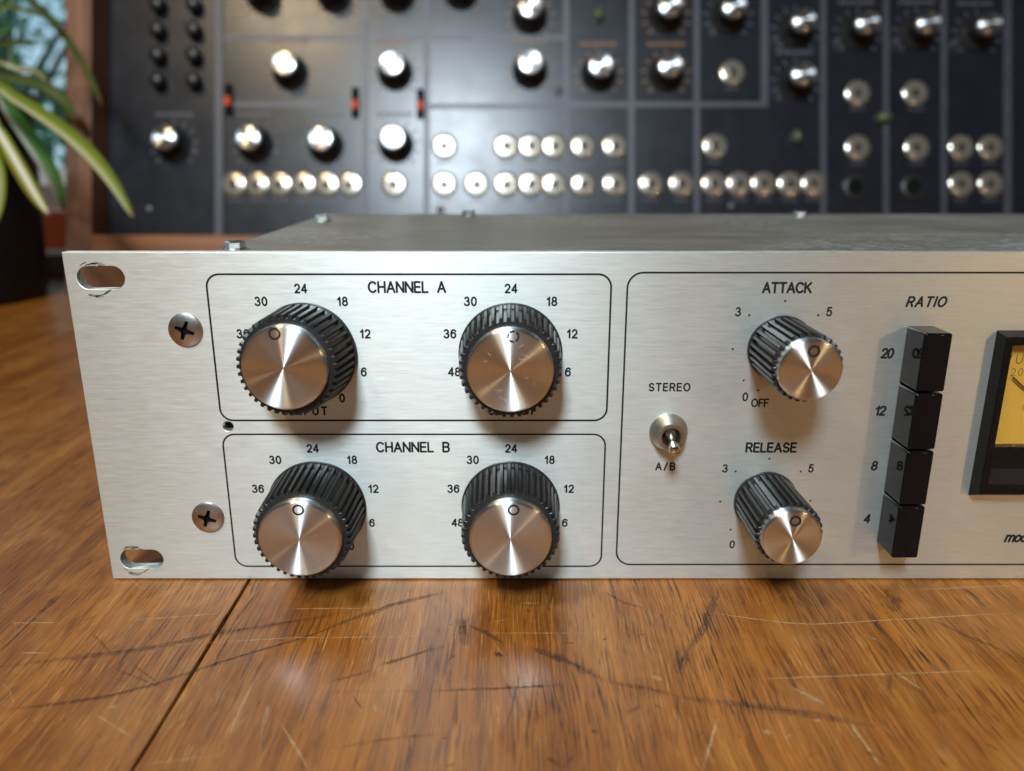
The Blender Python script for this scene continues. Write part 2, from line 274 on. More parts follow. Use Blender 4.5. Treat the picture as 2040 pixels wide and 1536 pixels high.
# ------------------------------------------------------------------ builders
class MB:
    def __init__(s): s.v = []; s.f = []; s.m = []
    def add(s, vs, fs, mi=0):
        o = len(s.v); s.v += [tuple(v) for v in vs]; s.f += [[i + o for i in f] for f in fs]; s.m += [mi] * len(fs)
    def box(s, x0, x1, y0, y1, z0, z1, mi=0):
        s.add([(x0, y0, z0), (x1, y0, z0), (x1, y1, z0), (x0, y1, z0), (x0, y0, z1), (x1, y0, z1), (x1, y1, z1), (x0, y1, z1)],
              [(3, 2, 1, 0), (4, 5, 6, 7), (0, 1, 5, 4), (1, 2, 6, 5), (2, 3, 7, 6), (3, 0, 4, 7)], mi)
    def lathe(s, prof, n=64, mi=0, rf=None, cx=0, cy=0, cap0=False, cap1=True):
        """prof: (r, h[, weight of rf]); axis local z"""
        vs = []; fs = []
        for p in prof:
            for k in range(n):
                a = 2 * PI * k / n; r = p[0] + (rf(k) * p[2] if rf and len(p) > 2 else 0)
                vs.append((cx + r * math.cos(a), cy + r * math.sin(a), p[1]))
        for j in range(len(prof) - 1):
            for k in range(n):
                k2 = (k + 1) % n; fs.append((j * n + k, j * n + k2, (j + 1) * n + k2, (j + 1) * n + k))
        if cap1: fs.append(tuple((len(prof) - 1) * n + k for k in range(n)))
        if cap0: fs.append(tuple(n - 1 - k for k in range(n)))
        s.add(vs, fs, mi)
    def tube(s, pts, rads, n=16, mi=0, ball=False):
        pts = [Vector(p) for p in pts]; vs = []; fs = []
        for j, p in enumerate(pts):
            t = (pts[min(j + 1, len(pts) - 1)] - pts[max(j - 1, 0)]).normalized(); a = t.orthogonal().normalized() if j == 0 else (a - t * a.dot(t)).normalized(); b = t.cross(a)
            for k in range(n):
                q = 2 * PI * k / n; vs.append(p + (a * math.cos(q) + b * math.sin(q)) * rads[j])
        for j in range(len(pts) - 1):
            for k in range(n): fs.append((j * n + k, j * n + (k + 1) % n, (j + 1) * n + (k + 1) % n, (j + 1) * n + k))
        fs.append(tuple((len(pts) - 1) * n + k for k in range(n))); fs.append(tuple(n - 1 - k for k in range(n)))
        s.add(vs, fs, mi)
    def mesh(s, name, mats, angle=35, bevel=0):
        me = bpy.data.meshes.new(name); me.from_pydata([tuple(c * S for c in v) for v in s.v], [], s.f)
        for m in (mats if isinstance(mats, (list, tuple)) else [mats]): me.materials.append(m)
        for p, i in zip(me.polygons, s.m): p.material_index = i
        if bevel:
            b = bmesh.new(); b.from_mesh(me)
            es = [e for e in b.edges if len(e.link_faces) == 2 and e.calc_face_angle(0) > rad(40)]
            for f in b.faces: f.smooth = False
            rs = bmesh.ops.bevel(b, geom=es, offset=bevel * S, segments=2, affect='EDGES', profile=.5, clamp_overlap=True)
            for f in rs['faces']: f.smooth = True
            b.to_mesh(me); b.free(); me.update()
        else:
            me.polygons.foreach_set('use_smooth', [True] * len(me.polygons)); me.set_sharp_from_angle(angle=rad(angle)); me.update()
        return me

def put(name, me, parent=None, loc=(0, 0, 0), rot=None, label=None):
    o = bpy.data.objects.new(name, me); C.objects.link(o); o.location = Vector(loc) * S
    if rot is not None: o.rotation_euler = rot
    if parent is not None: o.parent = parent
    if label: o['label'] = label
    return o
def thing(name, label, cat, loc=(0, 0, 0), rot=(0, 0, 0), group=None):
    o = bpy.data.objects.new(name, None); C.objects.link(o); o.location = Vector(loc) * S; o.rotation_euler = rot; o.empty_display_size = .02
    o['label'] = label; o['category'] = cat
    if group: o['group'] = group
    return o
def structure(name, me, loc=(0, 0, 0), rot=None):
    o = put(name, me, None, loc, rot); o['kind'] = 'structure'; return o
OUT = (PI / 2, 0, 0)                        # local z points out of the front panel, towards the viewer (-Y)

# ------------------------------------------------------------------ table
tb = thing('wooden_table', 'worn orange brown varnished wooden table with scratches and an open seam', 'table', (100, 100, 0))
def plank(x0, x1, ya, yb, seed, lab=None):
    rnd = random.Random(seed); n = 140; me = bpy.data.meshes.new('plank'); b = bmesh.new(); rows = []
    l = r = 0
    for j in range(n + 1):
        y = ya + (yb - ya) * j / n
        l = .8 * l + rnd.uniform(-.16, .16); r = .8 * r + rnd.uniform(-.16, .16)
        xa = x0 + .22 + abs(l) * .75; xb = x1 - .22 - abs(r) * .75
        prof = [(xa, -22), (xa, -1.4), (xa + .04, -.3), (xa + .25, -.03), (xa + .8, 0), (xb - .8, 0), (xb - .25, -.03), (xb - .04, -.3), (xb, -1.4), (xb, -22)]
        rows.append([b.verts.new(((p - 100) * S, (y - 100) * S, q * S)) for p, q in prof])
    for a, c in zip(rows, rows[1:]):
        for k in range(len(a)):
            k2 = (k + 1) % len(a); b.faces.new((a[k], a[k2], c[k2], c[k]))
    b.faces.new(rows[0][::-1]); b.faces.new(rows[-1]); bmesh.ops.recalc_face_normals(b, faces=b.faces)
    b.to_mesh(me); b.free(); me.materials.append(M['table']); me.polygons.foreach_set('use_smooth', [True] * len(me.polygons)); me.set_sharp_from_angle(angle=rad(40))
    return put('plank', me, tb, (0, 0, 0), None, lab)
for i, (a, b_) in enumerate([(-760, -560), (-560, -375), (-375, -178), (-178, 37.3), (37.3, 262), (262, 470), (470, 690), (690, 900)]):
    plank(a, b_, -620, 860, i)

def stroke_into(b, ul, q, wd, am, rnd, lift, t0=0, t1=1, off=0):
    P = []; o = Vector((100, 100, 0))
    for a, c in zip(q, q[1:]):
        n = max(2, int((c - a).length / 1.0)); P += [a.lerp(c, k / n) for k in range(n)]
    P.append(q[-1]); P = P[int(t0 * (len(P) - 1)):max(int(t1 * (len(P) - 1)), int(t0 * (len(P) - 1)) + 2) + 1]; m = len(P); rows = []; wob = 0
    if m < 2: return
    for k, p in enumerate(P):
        t = (P[min(k + 1, m - 1)] - P[max(k - 1, 0)]); t = t.normalized() if t.length > 0 else Vector((0, 1, 0)); nn = Vector((-t.y, t.x, 0)); wob = .75 * wob + rnd.uniform(-.14, .14) * min(1, wd)
        e = min(k, m - 1 - k) / max(1, m - 1); hw = wd * (.4 + .6 * min(1, e * 5)) * rnd.uniform(.65, 1.3)
        rows.append([b.verts.new((p - o + nn * (off + wob + hw * u) + Vector((0, 0, lift))) * S) for u in (-1, 0, 1)])
    for k in range(m - 1):
        g = rnd.uniform(.55, 1)
        for j in range(2):
            f = b.faces.new((rows[k][j + 1], rows[k][j], rows[k + 1][j], rows[k + 1][j + 1]))
            if f.normal.z < 0: pass
            for lp, (u, v) in zip(f.loops, ((j + 1, k), (j, k), (j, k + 1), (j + 1, k + 1))): lp[ul].uv = (u / 2, am * g * (.3 + .7 * min(1, min(v, m - 1 - v) / max(1, m - 1) * 6)))
def wear(name, mat, build):
    b = bmesh.new(); ul = b.loops.layers.uv.new('UVMap'); build(b, ul); b.normal_update()
    fl = [f for f in b.faces if f.normal.z < 0]
    if fl: bmesh.ops.reverse_faces(b, faces=fl)
    me = bpy.data.meshes.new(name); b.to_mesh(me); b.free(); me.materials.append(mat); return put(name, me, tb)
def mark(pts, wd, am, mat, name, i):
    q = [Vector((*on_table(*p), 0)) for p in pts]; rnd = random.Random(i)
    def build(b, ul):
        z = .02 + .004 * (i % 12)
        stroke_into(b, ul, q, wd * (1.0 if wd > .5 else 1.15), am, rnd, z)
        if wd > .5:
            for k in range(4):
                t0 = rnd.uniform(0, .6); stroke_into(b, ul, q, wd * rnd.uniform(.18, .4), am * rnd.uniform(.5, .9), rnd, z + .0008 * (k + 1), t0, min(1, t0 + rnd.uniform(.25, .6)), rnd.uniform(-.8, .8) * wd)
    wear(name, mat, build)
for i, (pts, wd, am) in enumerate(DARK): mark(pts, wd, am, M['scuff'], 'dark_scuff', i)
for i, (pts, wd, am) in enumerate(LIGHT): mark(pts, wd, am, M['scratch'], 'pale_scratch', i + 3)
def scatter(n, lmin, lmax, wmin, wmax, amin, amax, seed, along):
    def build(b, ul):
        rnd = random.Random(seed)
        for k in range(n):
            x, y = rnd.uniform(-70, 300), rnd.uniform(-85, -1) if k % 4 else rnd.uniform(-1, 260)
            if 0 < y < 170 and x > 0: continue
            an = rnd.gauss(PI / 2, .22) if rnd.random() < along else rnd.uniform(0, PI); l_ = rnd.uniform(lmin, lmax) * rnd.uniform(.4, 1); bend = rnd.uniform(-.25, .25); d = Vector((math.cos(an), math.sin(an), 0)); e = Vector((math.cos(an + bend), math.sin(an + bend), 0)); p = Vector((x, y, 0))
            stroke_into(b, ul, [p, p + d * l_ * .5, p + d * l_ * .5 + e * l_ * .5], rnd.uniform(wmin, wmax), rnd.uniform(amin, amax), rnd, .075 + .0006 * (k % 30))
    return build
for nm, mt_, args in (('fine_scratches', M['scratch'], (170, 3, 24, .07, .15, .2, .7, 3, .5)), ('dark_nicks', M['scuff'], (260, .8, 6, .14, .38, .45, 1.0, 5, .6))):
    o = wear(nm, mt_, scatter(*args)); o['kind'] = 'stuff'

# ------------------------------------------------------------------ lettering made of strokes
def arc(cx, cy, rx, ry, a0, a1, n=14): return [(cx + rx * math.cos(rad(a0 + (a1 - a0) * k / n)), cy + ry * math.sin(rad(a0 + (a1 - a0) * k / n))) for k in range(n + 1)]
G = {
 'A': (.78, [[(0, 0), (.39, 1), (.78, 0)], [(.14, .33), (.64, .33)]]), 'B': (.66, [[(0, 0), (0, 1), (.38, 1)] + arc(.38, .76, .24, .24, 90, -90) + [(0, .52)], [(.38, .52)] + arc(.40, .26, .26, .26, 90, -90) + [(0, 0)]]),
 'C': (.78, [arc(.42, .5, .42, .5, 42, 318, 24)]), 'H': (.70, [[(0, 0), (0, 1)], [(.70, 0), (.70, 1)], [(0, .52), (.70, .52)]]),
 'N': (.72, [[(0, 0), (0, 1), (.72, 0), (.72, 1)]]), 'E': (.58, [[(.58, 0), (0, 0), (0, 1), (.56, 1)], [(0, .52), (.52, .52)]]),
 'L': (.54, [[(0, 1), (0, 0), (.54, 0)]]), 'T': (.68, [[(0, 1), (.68, 1)], [(.34, 1), (.34, 0)]]), 'K': (.68, [[(0, 0), (0, 1)], [(.64, 1), (0, .40)], [(.22, .60), (.68, 0)]]),
 'R': (.66, [[(0, 0), (0, 1), (.38, 1)] + arc(.38, .74, .26, .26, 90, -90) + [(0, .48)], [(.36, .48), (.66, 0)]]), 'I': (0, [[(0, 0), (0, 1)]]),
 'O': (.86, [arc(.43, .5, .43, .5, 0, 360, 28)]), 'S': (.64, [arc(.32, .74, .29, .26, 25, 270, 14) + arc(.32, .25, .32, .25, 90, -155, 14)[1:]]),
 'F': (.54, [[(0, 0), (0, 1), (.54, 1)], [(0, .5), (.48, .5)]]), 'P': (.62, [[(0, 0), (0, 1), (.36, 1)] + arc(.36, .73, .26, .27, 90, -90) + [(0, .46)]]),
 'U': (.68, [[(0, 1), (0, .34)] + arc(.34, .34, .34, .34, 180, 360) + [(.68, 1)]]), 'V': (.70, [[(0, 1), (.35, 0), (.70, 1)]]), '/': (.42, [[(0, -.06), (.42, 1.06)]]),
 '0': (.60, [arc(.30, .5, .30, .5, 0, 360, 26)]), '1': (.26, [[(0, .74), (.12, .80), (.26, 1), (.26, 0)]]),
 '2': (.60, [arc(.30, .70, .29, .30, 165, -25, 14) + [(.46, .46), (.02, 0), (.60, 0)]]), '3': (.60, [arc(.29, .75, .25, .25, 155, -80, 14) + arc(.29, .27, .31, .27, 85, -160, 14)]),
 '4': (.64, [[(.48, 0), (.48, 1), (0, .27), (.64, .27)]]), '5': (.60, [[(.56, 1), (.12, 1), (.07, .50)] + arc(.29, .33, .31, .33, 140, -160, 16)]),
 '6': (.60, [arc(.30, .32, .30, .32, 0, 360, 22), [(.0, .32)] + arc(.34, .52, .34, .48, 180, 40, 12)]), '8': (.60, [arc(.30, .76, .245, .24, 0, 360, 20), arc(.30, .27, .30, .27, 0, 360, 22)]),
 'm': (.92, [[(0, 0), (0, .70)], [(0, .44)] + arc(.24, .46, .22, .24, 160, 0, 8) + [(.46, 0)], [(.46, .44)] + arc(.69, .46, .22, .24, 160, 0, 8) + [(.92, 0)]]),
 'o': (.62, [arc(.31, .35, .31, .35, 0, 360, 20)]), 'd': (.60, [arc(.30, .35, .30, .35, 0, 360, 20), [(.60, 1), (.60, 0)]]), 'e': (.60, [[(0, .36), (.60, .36)] + arc(.30, .35, .30, .35, 0, 310, 18)]),
 'l': (0, [[(0, 0), (0, 1)]]), '.': (0, [[(0, .5), (.02, .5)]]),
}
def ribbon(mb, pts, hw, y):
    for i in range(1, len(pts) - 1):
        a = Vector(pts[i][:2]) - Vector(pts[i - 1][:2]); c = Vector(pts[i + 1][:2]) - Vector(pts[i][:2])
        if a.length > 1e-9 and c.length > 1e-9 and a.angle(c) > rad(50): ribbon(mb, pts[:i + 1], hw, y); ribbon(mb, pts[i:], hw, y - .0004); return
    pts = [Vector((p[0], p[1])) for p in pts]; n = len(pts); closed = (pts[0] - pts[-1]).length < 1e-6
    L = []; R_ = []
    for i, p in enumerate(pts):
        if closed: a = pts[(i - 1) % (n - 1)]; c = pts[(i + 1) % (n - 1)] if i < n - 1 else pts[1]
        else: a = pts[max(0, i - 1)]; c = pts[min(n - 1, i + 1)]
        d0 = (p - a); d1 = (c - p); d0 = d0.normalized() if d0.length > 1e-9 else d1.normalized(); d1 = d1.normalized() if d1.length > 1e-9 else d0
        t = (d0 + d1); t = t.normalized() if t.length > 1e-3 else d0
        nn = Vector((-t.y, t.x)); k = 1 / max(.55, nn.dot(Vector((-d0.y, d0.x))))
        L.append(p + nn * hw * k); R_.append(p - nn * hw * k)
    vs = [(q.x, y, q.y) for q in L] + [(q.x, y, q.y) for q in R_]
    mb.add(vs, [(i, n + i, n + i + 1, i + 1) for i in range(n - 1)])
    if not closed:
        for e, d in ((pts[0], pts[0] - pts[1]), (pts[-1], pts[-1] - pts[-2])):
            a = math.atan2(d.y, d.x); cc = [(e.x + hw * math.cos(a + q), y - .0008, e.y + hw * math.sin(a + q)) for q in [(-.5 + k / 8) * PI for k in range(9)]]
            mb.add(cc, [tuple(range(9))])
def text_mesh(s, cx, z, h, width, stroke, slant=0, y=-.03, wordgap=2.3, k=.86):
    """centred on cx, z being the middle of the capitals; letters spread to the width wanted"""
    width = max(0, width - stroke); gl = [(None if c == ' ' else (G[c][0] * k, [[(p[0] * k, p[1]) for p in st] for st in G[c][1]])) for c in s]; tot = sum(g[0] for g in gl if g) * h; gaps = sum(1 for _ in s) - 1
    units = gaps + sum(wordgap for g in gl if g is None); sp = (width - tot) / max(units, 1) if gaps else 0
    mb = MB(); x = cx - width / 2 if gaps else cx - tot / 2; i = 0
    for g in gl:
        if g is None: x += sp * wordgap
        else:
            for st in g[1]:
                ribbon(mb, [(x + p[0] * h + slant * (p[1] - .5) * h, z + (p[1] - .5) * h) for p in st], stroke / 2, y - .0015 * (i % 5)); i += 1
            x += g[0] * h
        x += sp
    return mb

# ------------------------------------------------------------------ the compressor
comp = thing('rack_compressor', 'silver two-channel rack compressor with brushed metal front panel lying on the wooden table', 'audio compressor', (0, 0, 0))
PH = 88.9; PT = 3.2; PW = 482.6; ZB = .35
def curve_panel():
    cu = bpy.data.curves.new('front_panel_outline', 'CURVE'); cu.dimensions = '2D'; cu.fill_mode = 'BOTH'
    def sp(pts):
        s = cu.splines.new('POLY'); s.points.add(len(pts) - 1); s.use_cyclic_u = True
        for q, p in zip(s.points, pts): q.co = (p[0] * S, p[1] * S, 0, 1)
    e = .15; sp([(e, e), (PW - e, e), (PW - e, PH - e), (e, PH - e)])
    for cx in (8.65, PW - 8.65):
        for cz in (82.7, 5.95):
            sp(arc(cx - 3.0, cz, 3.15 - e, 3.15 - e + .0, 90, 270, 16) + arc(cx + 3.0, cz, 3.15 - e, 3.15 - e, -90, 90, 16))
    sp(arc(36.0, 44.2, 1.5, 1.5, 0, 354, 30))
    cu.extrude = (PT / 2 - .15) * S; cu.bevel_depth = .15 * S; cu.bevel_resolution = 1; cu.offset = 0
    o = bpy.data.objects.new('tmp', cu); C.objects.link(o); dg = bpy.context.evaluated_depsgraph_get()
    me = bpy.data.meshes.new_from_object(o.evaluated_get(dg)); bpy.data.objects.remove(o); bpy.data.curves.remove(cu)
    me.materials.clear(); me.transform(Matrix.Translation((0, PT / 2 * S, ZB * S)) @ Matrix.Rotation(PI / 2, 4, 'X')); me.name = 'front_panel'
    me.materials.append(M['panel']); me.set_sharp_from_angle(angle=rad(25)); return me
put('front_panel', curve_panel(), comp)
def P_(name, mb, mats, loc=(0, 0, 0), rot=None, parent=comp, label=None, angle=35, bevel=0): return put(name, mb.mesh(name, mats, angle, bevel), parent, loc, rot, label)

# worn half-moon scuffs where rack bolts rubbed round the left slots
for cx, cz, seed in ((7.2, 82.7, 3), (7.0, 5.95, 5)):
    rnd = random.Random(seed); mb = MB(); i = 0
    for r, a0, a1 in ((4.6, 40, 150), (4.9, 95, 140), (4.2, 70, 125), (5.0, 235, 300), (4.5, 215, 330), (4.75, 240, 270), (3.9, 130, 185), (4.2, 60, 85), (4.35, 280, 325)):
        for k in range(3):
            b0 = a0 + rnd.uniform(0, .5) * (a1 - a0); b1 = min(a1, b0 + rnd.uniform(.2, .5) * (a1 - a0)); rr = r + rnd.uniform(-.25, .25)
            ribbon(mb, [(cx + rr * math.cos(rad(b0 + (b1 - b0) * q / 8)) , cz + rr * .88 * math.sin(rad(b0 + (b1 - b0) * q / 8))) for q in range(9)], rnd.uniform(.025, .09), -.012 - .0008 * (i % 6)); i += 1
    P_('bolt_scuff', mb, M['ink'])

# top cover (chassis) behind the panel
mb = MB(); mb.box(27.5, 455, PT, 162, 4, 86.6); P_('chassis', mb, M['cover'], bevel=.5, label='grey galvanised chassis with flat top cover')
def hex_bolt():
    mb = MB(); mb.lathe([(3.55, 0), (3.55, .35), (3.2, .5)], 32, 0)
    vs = []; 
    for h, r in ((.5, 2.75), (2.0, 2.75), (2.35, 2.4)): vs += [(r * math.cos(k * PI / 3 + .3), r * math.sin(k * PI / 3 + .3), h) for k in range(6)]
    fs = [(j * 6 + k, j * 6 + (k + 1) % 6, (j + 1) * 6 + (k + 1) % 6, (j + 1) * 6 + k) for j in range(2) for k in range(6)] + [tuple(12 + k for k in range(6))]
    mb.add(vs, fs); return mb.mesh('cover_bolt', M['hex'], 30)
hb = hex_bolt()
for x, y in ((32.4, 29), (35.5, 122), (91.0, 150), (231, 148), (150, 29.5 + 9000), (372, 148)):
    if y < 1000: put('cover_bolt', hb, comp, (x, y, 86.6), (0, 0, x))

# border lines
def border(x0, x1, z0, z1, r, wd):
    pts = arc(x0 + r, z0 + r, r, r, 180, 270, 8) + arc(x1 - r, z0 + r, r, r, 270, 360, 8) + arc(x1 - r, z1 - r, r, r, 0, 90, 8) + arc(x0 + r, z1 - r, r, r, 90, 180, 8)
    mb = MB(); ribbon(mb, pts + [pts[0]], wd / 2, -.03); P_('border_line', mb, M['ink'])
border(34.4, 133.8, 46.15, 83.9, 3.2, .48); border(34.2, 133.7, 4.15, 42.35, 3.2, .44); border(137.8, 440, 4.7, 84.3, 3.8, .46)
def T(s, cx, z, h, wd, st=.32, slant=0, k=.9):
    P_('lettering', text_mesh(s, cx, z, h, wd, st * 1.55, slant, k=k), M['ink'], label='the text ' + s if s != '.' else None)
T('CHANNEL A', 83.6, 80.75, 2.5, 19.3, .34, k=.90); T('CHANNEL B', 83.6, 38.8, 2.5, 19.3, .34, k=.90)
for dz, in ((0,), (-41.95,)):
    for cx in (57.45, 109.2):
        for s, dx, z in (('24', 0, 80.4), ('30', -10.05, 77.2), ('18', 10.1, 77.2), ('36', -15.3, 69.0), ('12', 15.3, 69.0), ('48', -14.4, 59.15), ('6', 14.4, 59.1), ('0', 8.5, 52.2)):
            T(s, cx + dx, z + dz, 2.0, (3.25 if s[0] != '1' else 2.7), .29)
    T('INPUT', 57.3, 48.75 + dz, 2.0, 9.4, .31); T('OUTPUT', 109.3, 48.8 + dz, 1.95, 12.2, .31)
T('ATTACK', 177.1, 80.6, 2.35, 12.3, .36); T('RELEASE', 177.0, 38.7, 2.35, 13.4, .36); T('RATIO', 212.0, 77.1, 2.3, 9.9, .34, .22)
T('STEREO', 149.6, 55.1, 1.9, 10.7, .27); T('A/B', 149.7, 33.4, 1.9, 5.3, .27)
for s, px, z, wd in (('20', 204.0, 64.0, 3.3), ('12', 204.2, 48.8, 2.8), ('8', 204.6, 33.6, 0), ('4', 204.6, 18.4, 0)): T(s, px, z, 2.25, wd, .36, .1)
for kx, kz, off in ((176.9, 65.3, True), (176.8, 23.55, False)):
    T('3', kx - 11.4, kz + 9.3, 2.0, 0, .27); T('5', kx + 11.2, kz + 9.3, 2.0, 0, .27); T('0', kx - 7.8, kz - 12.8, 2.0, 0, .27);
    if off: T('OFF', kx - 3.9, kz - 14.4, 1.9, 4.6, .26)
    mb = MB()
    for a in (90, 135.5, 44.5, 181, 0, 224.5, -44.5) + ((247,) if off else ()):
        cx = kx + 12 * math.cos(rad(a)); cz = kz + 12 * math.sin(rad(a)); mb.add([(cx + .27 * math.cos(q * PI / 6), -.03, cz + .27 * math.sin(q * PI / 6)) for q in range(12)], [tuple(range(12))])
    P_('scale_dot', mb, M['ink'])
T('model', 246.7, 12.9, 2.55, 8.2, .40, .24)

# big and small fluted knobs
def knob_meshes(rb, rt, h1, h2, rc, teeth):
    per = 8; n = teeth * per
    prof = [0, 0, -.35, -1, -1, -1, -.35, 0]                    # flute profile over one tooth
    def rf(k): return [0, 0, 0, 0, -1, -1, -1, -1][k % per]
    mb = MB(); d = .95
    mb.lathe([(rb, 0), (rb + .05, .35), (rb - .05, .75), (rb - .35, .85)], n, 0, None, cap1=False)
    mb.lathe([(rb - .25, .85, d * .2), (rb - .25, 1.2, d), (rt, h1 - .35, d), (rt - .2, h1, d * .9), (rt - .95, h1 + .1, 0), (rc - .3, h1 + .12, 0)], n, 0, rf, cap1=True)
    body = mb.mesh('knob', M['knob'], 28)
    mc = MB(); e = .65
    pr = [(rc, h1 - .3), (rc, h2 - e)] + [(rc - e + e * math.cos(rad(a)), h2 - e + e * math.sin(rad(a))) for a in (22, 45, 67, 90)]
    pr += [(rc * q, h2) for q in (.8, .6, .4, .2, .08, .02)]
    mc.lathe(pr, 128, 0, None, cap1=True); cap = mc.mesh('knob_cap', M['cap'], 60)
    return body, cap
big = knob_meshes(13.05, 12.2, 14.3, 16.6, 10.1, 40); tall = knob_meshes(13.05, 12.2, 16.3, 18.7, 10.1, 40); small = knob_meshes(8.4, 8.25, 19.0, 21.4, 7.25, 28)
def ring_mesh(ro, wd, broken=0):
    mb = MB(); n = 40
    for k in range(n):
        if broken and k in (6, 7, 15, 22, 23, 24, 31, 32): continue
        a, b_ = 2 * PI * k / n, 2 * PI * (k + 1) / n
        mb.add([(r * math.cos(q), r * math.sin(q), 0) for r, q in ((ro, a), (ro, b_), (ro - wd, b_), (ro - wd, a))], [(0, 1, 2, 3)])
    return mb.mesh('index_ring', M['ink'])
r_big = ring_mesh(1.45, .50); r_old = ring_mesh(1.45, .46, 1); r_sm = ring_mesh(1.4, .50)
def knob(meshes, x, z, h2, rp, ang, ring, tilt=(0, 0), label=None):
    k = put('knob', meshes[0], comp, (x, -.05, z), (PI / 2 + rad(tilt[1]), 0, rad(tilt[0])), label)
    c = put('knob_cap', meshes[1], k); g = put('index_ring', ring, k, (rp * math.sin(rad(ang)), rp * math.cos(rad(ang)), h2 + .02))
    return k
knob(big, 57.45, 63.85, 16.6, 8.2, -10.5, r_big, (-3.4, -2.4), 'channel A input knob, sitting slightly askew')
knob(big, 109.05, 63.85, 16.6, 8.25, 4.5, r_old, (0, 0), 'channel A output knob with worn index ring and scratched cap')
rnd = random.Random(4); mb = MB(); ao = [o for o in comp.children if o.get('label', '').startswith('channel A output')][0]
for k, (x, y, l_, an) in enumerate([(-2.6, -6.0, 2.2, -35), (-2.9, -5.2, 1.1, 40), (-1.8, -6.6, 1.3, -50), (-3.6, -4.6, .8, 10), (1.5, 5.6, 1.8, 30), (2.6, 4.2, 2.2, -25), (4.4, 3.0, 1.6, 60), (-5.2, 4.6, 1.2, -60), (-6.0, 2.2, .8, 20), (3.4, -1.6, .6, 0), (5.5, -3.2, .5, 80), (1.9, 2.9, 1.5, -5)]):
    pts = [(x + q * l_ / 4 * math.cos(rad(an)) + rnd.uniform(-.12, .12), y + q * l_ / 4 * math.sin(rad(an)) + rnd.uniform(-.12, .12)) for q in range(5)]
    for a, b_ in zip(pts, pts[1:]): d_ = Vector((b_[0] - a[0], b_[1] - a[1])).normalized() * .026; mb.add([(a[0] - d_.y, a[1] + d_.x, 16.612), (a[0] + d_.y, a[1] - d_.x, 16.612), (b_[0] + d_.y, b_[1] - d_.x, 16.612), (b_[0] - d_.y, b_[1] + d_.x, 16.612)], [(0, 1, 2, 3)])
put('cap_scratch', mb.mesh('cap_scratch', M['bright']), ao)
knob(tall, 57.5, 21.85, 18.7, 7.9, 2.5, r_big, (0, 0), 'channel B input knob'); knob(tall, 109.05, 21.85, 18.7, 7.9, 5.5, r_big, (0, 0), 'channel B output knob')
knob(small, 176.9, 65.3, 21.5, 4.5, 1.5, r_sm, (0, 0), 'attack knob'); knob(small, 176.8, 23.55, 21.5, 4.55, 3, r_sm, (0, 0), 'release knob')

# cross-head panel screws
def screw_mesh():
    n = 120; rows = 30; R = 4.35; vs = []; fs = []; rec = set()
    for j in range(rows + 1):
        r = R * (1 - j / rows) ** .9 if j < rows else .02
        for k in range(n):
            a = 2 * PI * k / n; x, y = r * math.cos(a), r * math.sin(a); z = .25 + 1.35 * math.sqrt(max(0, 1 - (r / 4.9) ** 2)) - .55
            d = min(abs(x), abs(y)); far = max(abs(x), abs(y)); wdt = .62 - .12 * far
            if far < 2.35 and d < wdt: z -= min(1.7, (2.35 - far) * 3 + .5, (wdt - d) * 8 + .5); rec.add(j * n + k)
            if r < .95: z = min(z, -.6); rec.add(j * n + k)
            vs.append((x, y, max(z, .1) if j else 0))
    for j in range(rows):
        for k in range(n): fs.append((j * n + k, j * n + (k + 1) % n, (j + 1) * n + (k + 1) % n, (j + 1) * n + k))
    fs.append(tuple(rows * n + k for k in range(n))); mb = MB(); mb.add(vs, [f for f in fs if not any(i in rec for i in f)]); mb.f += [list(f) for f in fs if any(i in rec for i in f)]; mb.m += [1] * (len(mb.f) - len(mb.m)); return mb.mesh('panel_screw', [M['screw'], M['hole']], 40)  # recess faces painted black, standing in for the shade inside the cross
sm_ = screw_mesh()
for x, z, a in ((28.0, 70.0, 20), (28.1, 18.8, 18), (454.5, 70, 30), (454.5, 18.8, 10)): put('panel_screw', sm_, comp, (x, -.02, z), (PI / 2, rad(a), 0))
# empty threaded hole
mb = MB(); mb.lathe([(1.5, 0), (1.5, -.15), (1.38, -.3), (1.5, -.45), (1.38, -.6), (1.5, -.75), (1.38, -.9), (1.5, -1.05), (1.38, -1.2), (1.4, -2.6)], 32, 0, None, cap1=False); mb.lathe([(1.41, -2.5)], 32, 1, None, cap1=True); P_('threaded_hole', mb, [M['hex'], M['hole']], (36.0, -.01, 44.2), OUT)  # black end disc stands in for the shade deep in the bore
# toggle switch
mb = MB(); mb.lathe([(4.95, 0), (4.95, .7), (4.75, 1.0), (3.75, 4.2), (3.55, 4.55), (3.2, 4.65), (2.55, 4.6), (2.35, 4.3), (2.2, 2.0)], 64, 0, None, cap1=False)
mb.lathe([(2.25, 2.2)], 40, 1, None, cap1=True)
tg = P_('toggle_switch', mb, [M['nickel'], M['darkmetal']], (149.9, -.02, 43.1), OUT, label='nickel stereo toggle switch flicked down')
mb = MB(); a = Vector((0, .5, 2.3)); b_ = Vector((-.35, -1.35, 11.2)); pr = [(0, 1.75), (.10, 1.75), (.22, 1.35), (.3, 1.0), (.5, .98), (.62, 1.12), (.80, 1.32), (.9, 1.38), (.96, 1.2), (.99, .8), (1.0, .3)]
mb.tube([a.lerp(b_, t) for t, _ in pr], [r for _, r in pr], 24); P_('lever', mb, M['chrome'], parent=tg)
# ratio push buttons
for k in range(4):
    z1 = 71.1 - k * 15.02; mb = MB(); mb.box(207.9, 214.65, -9.1, -.02, z1 - 14.55, z1); P_('ratio_button', mb, M['button'], bevel=.5)
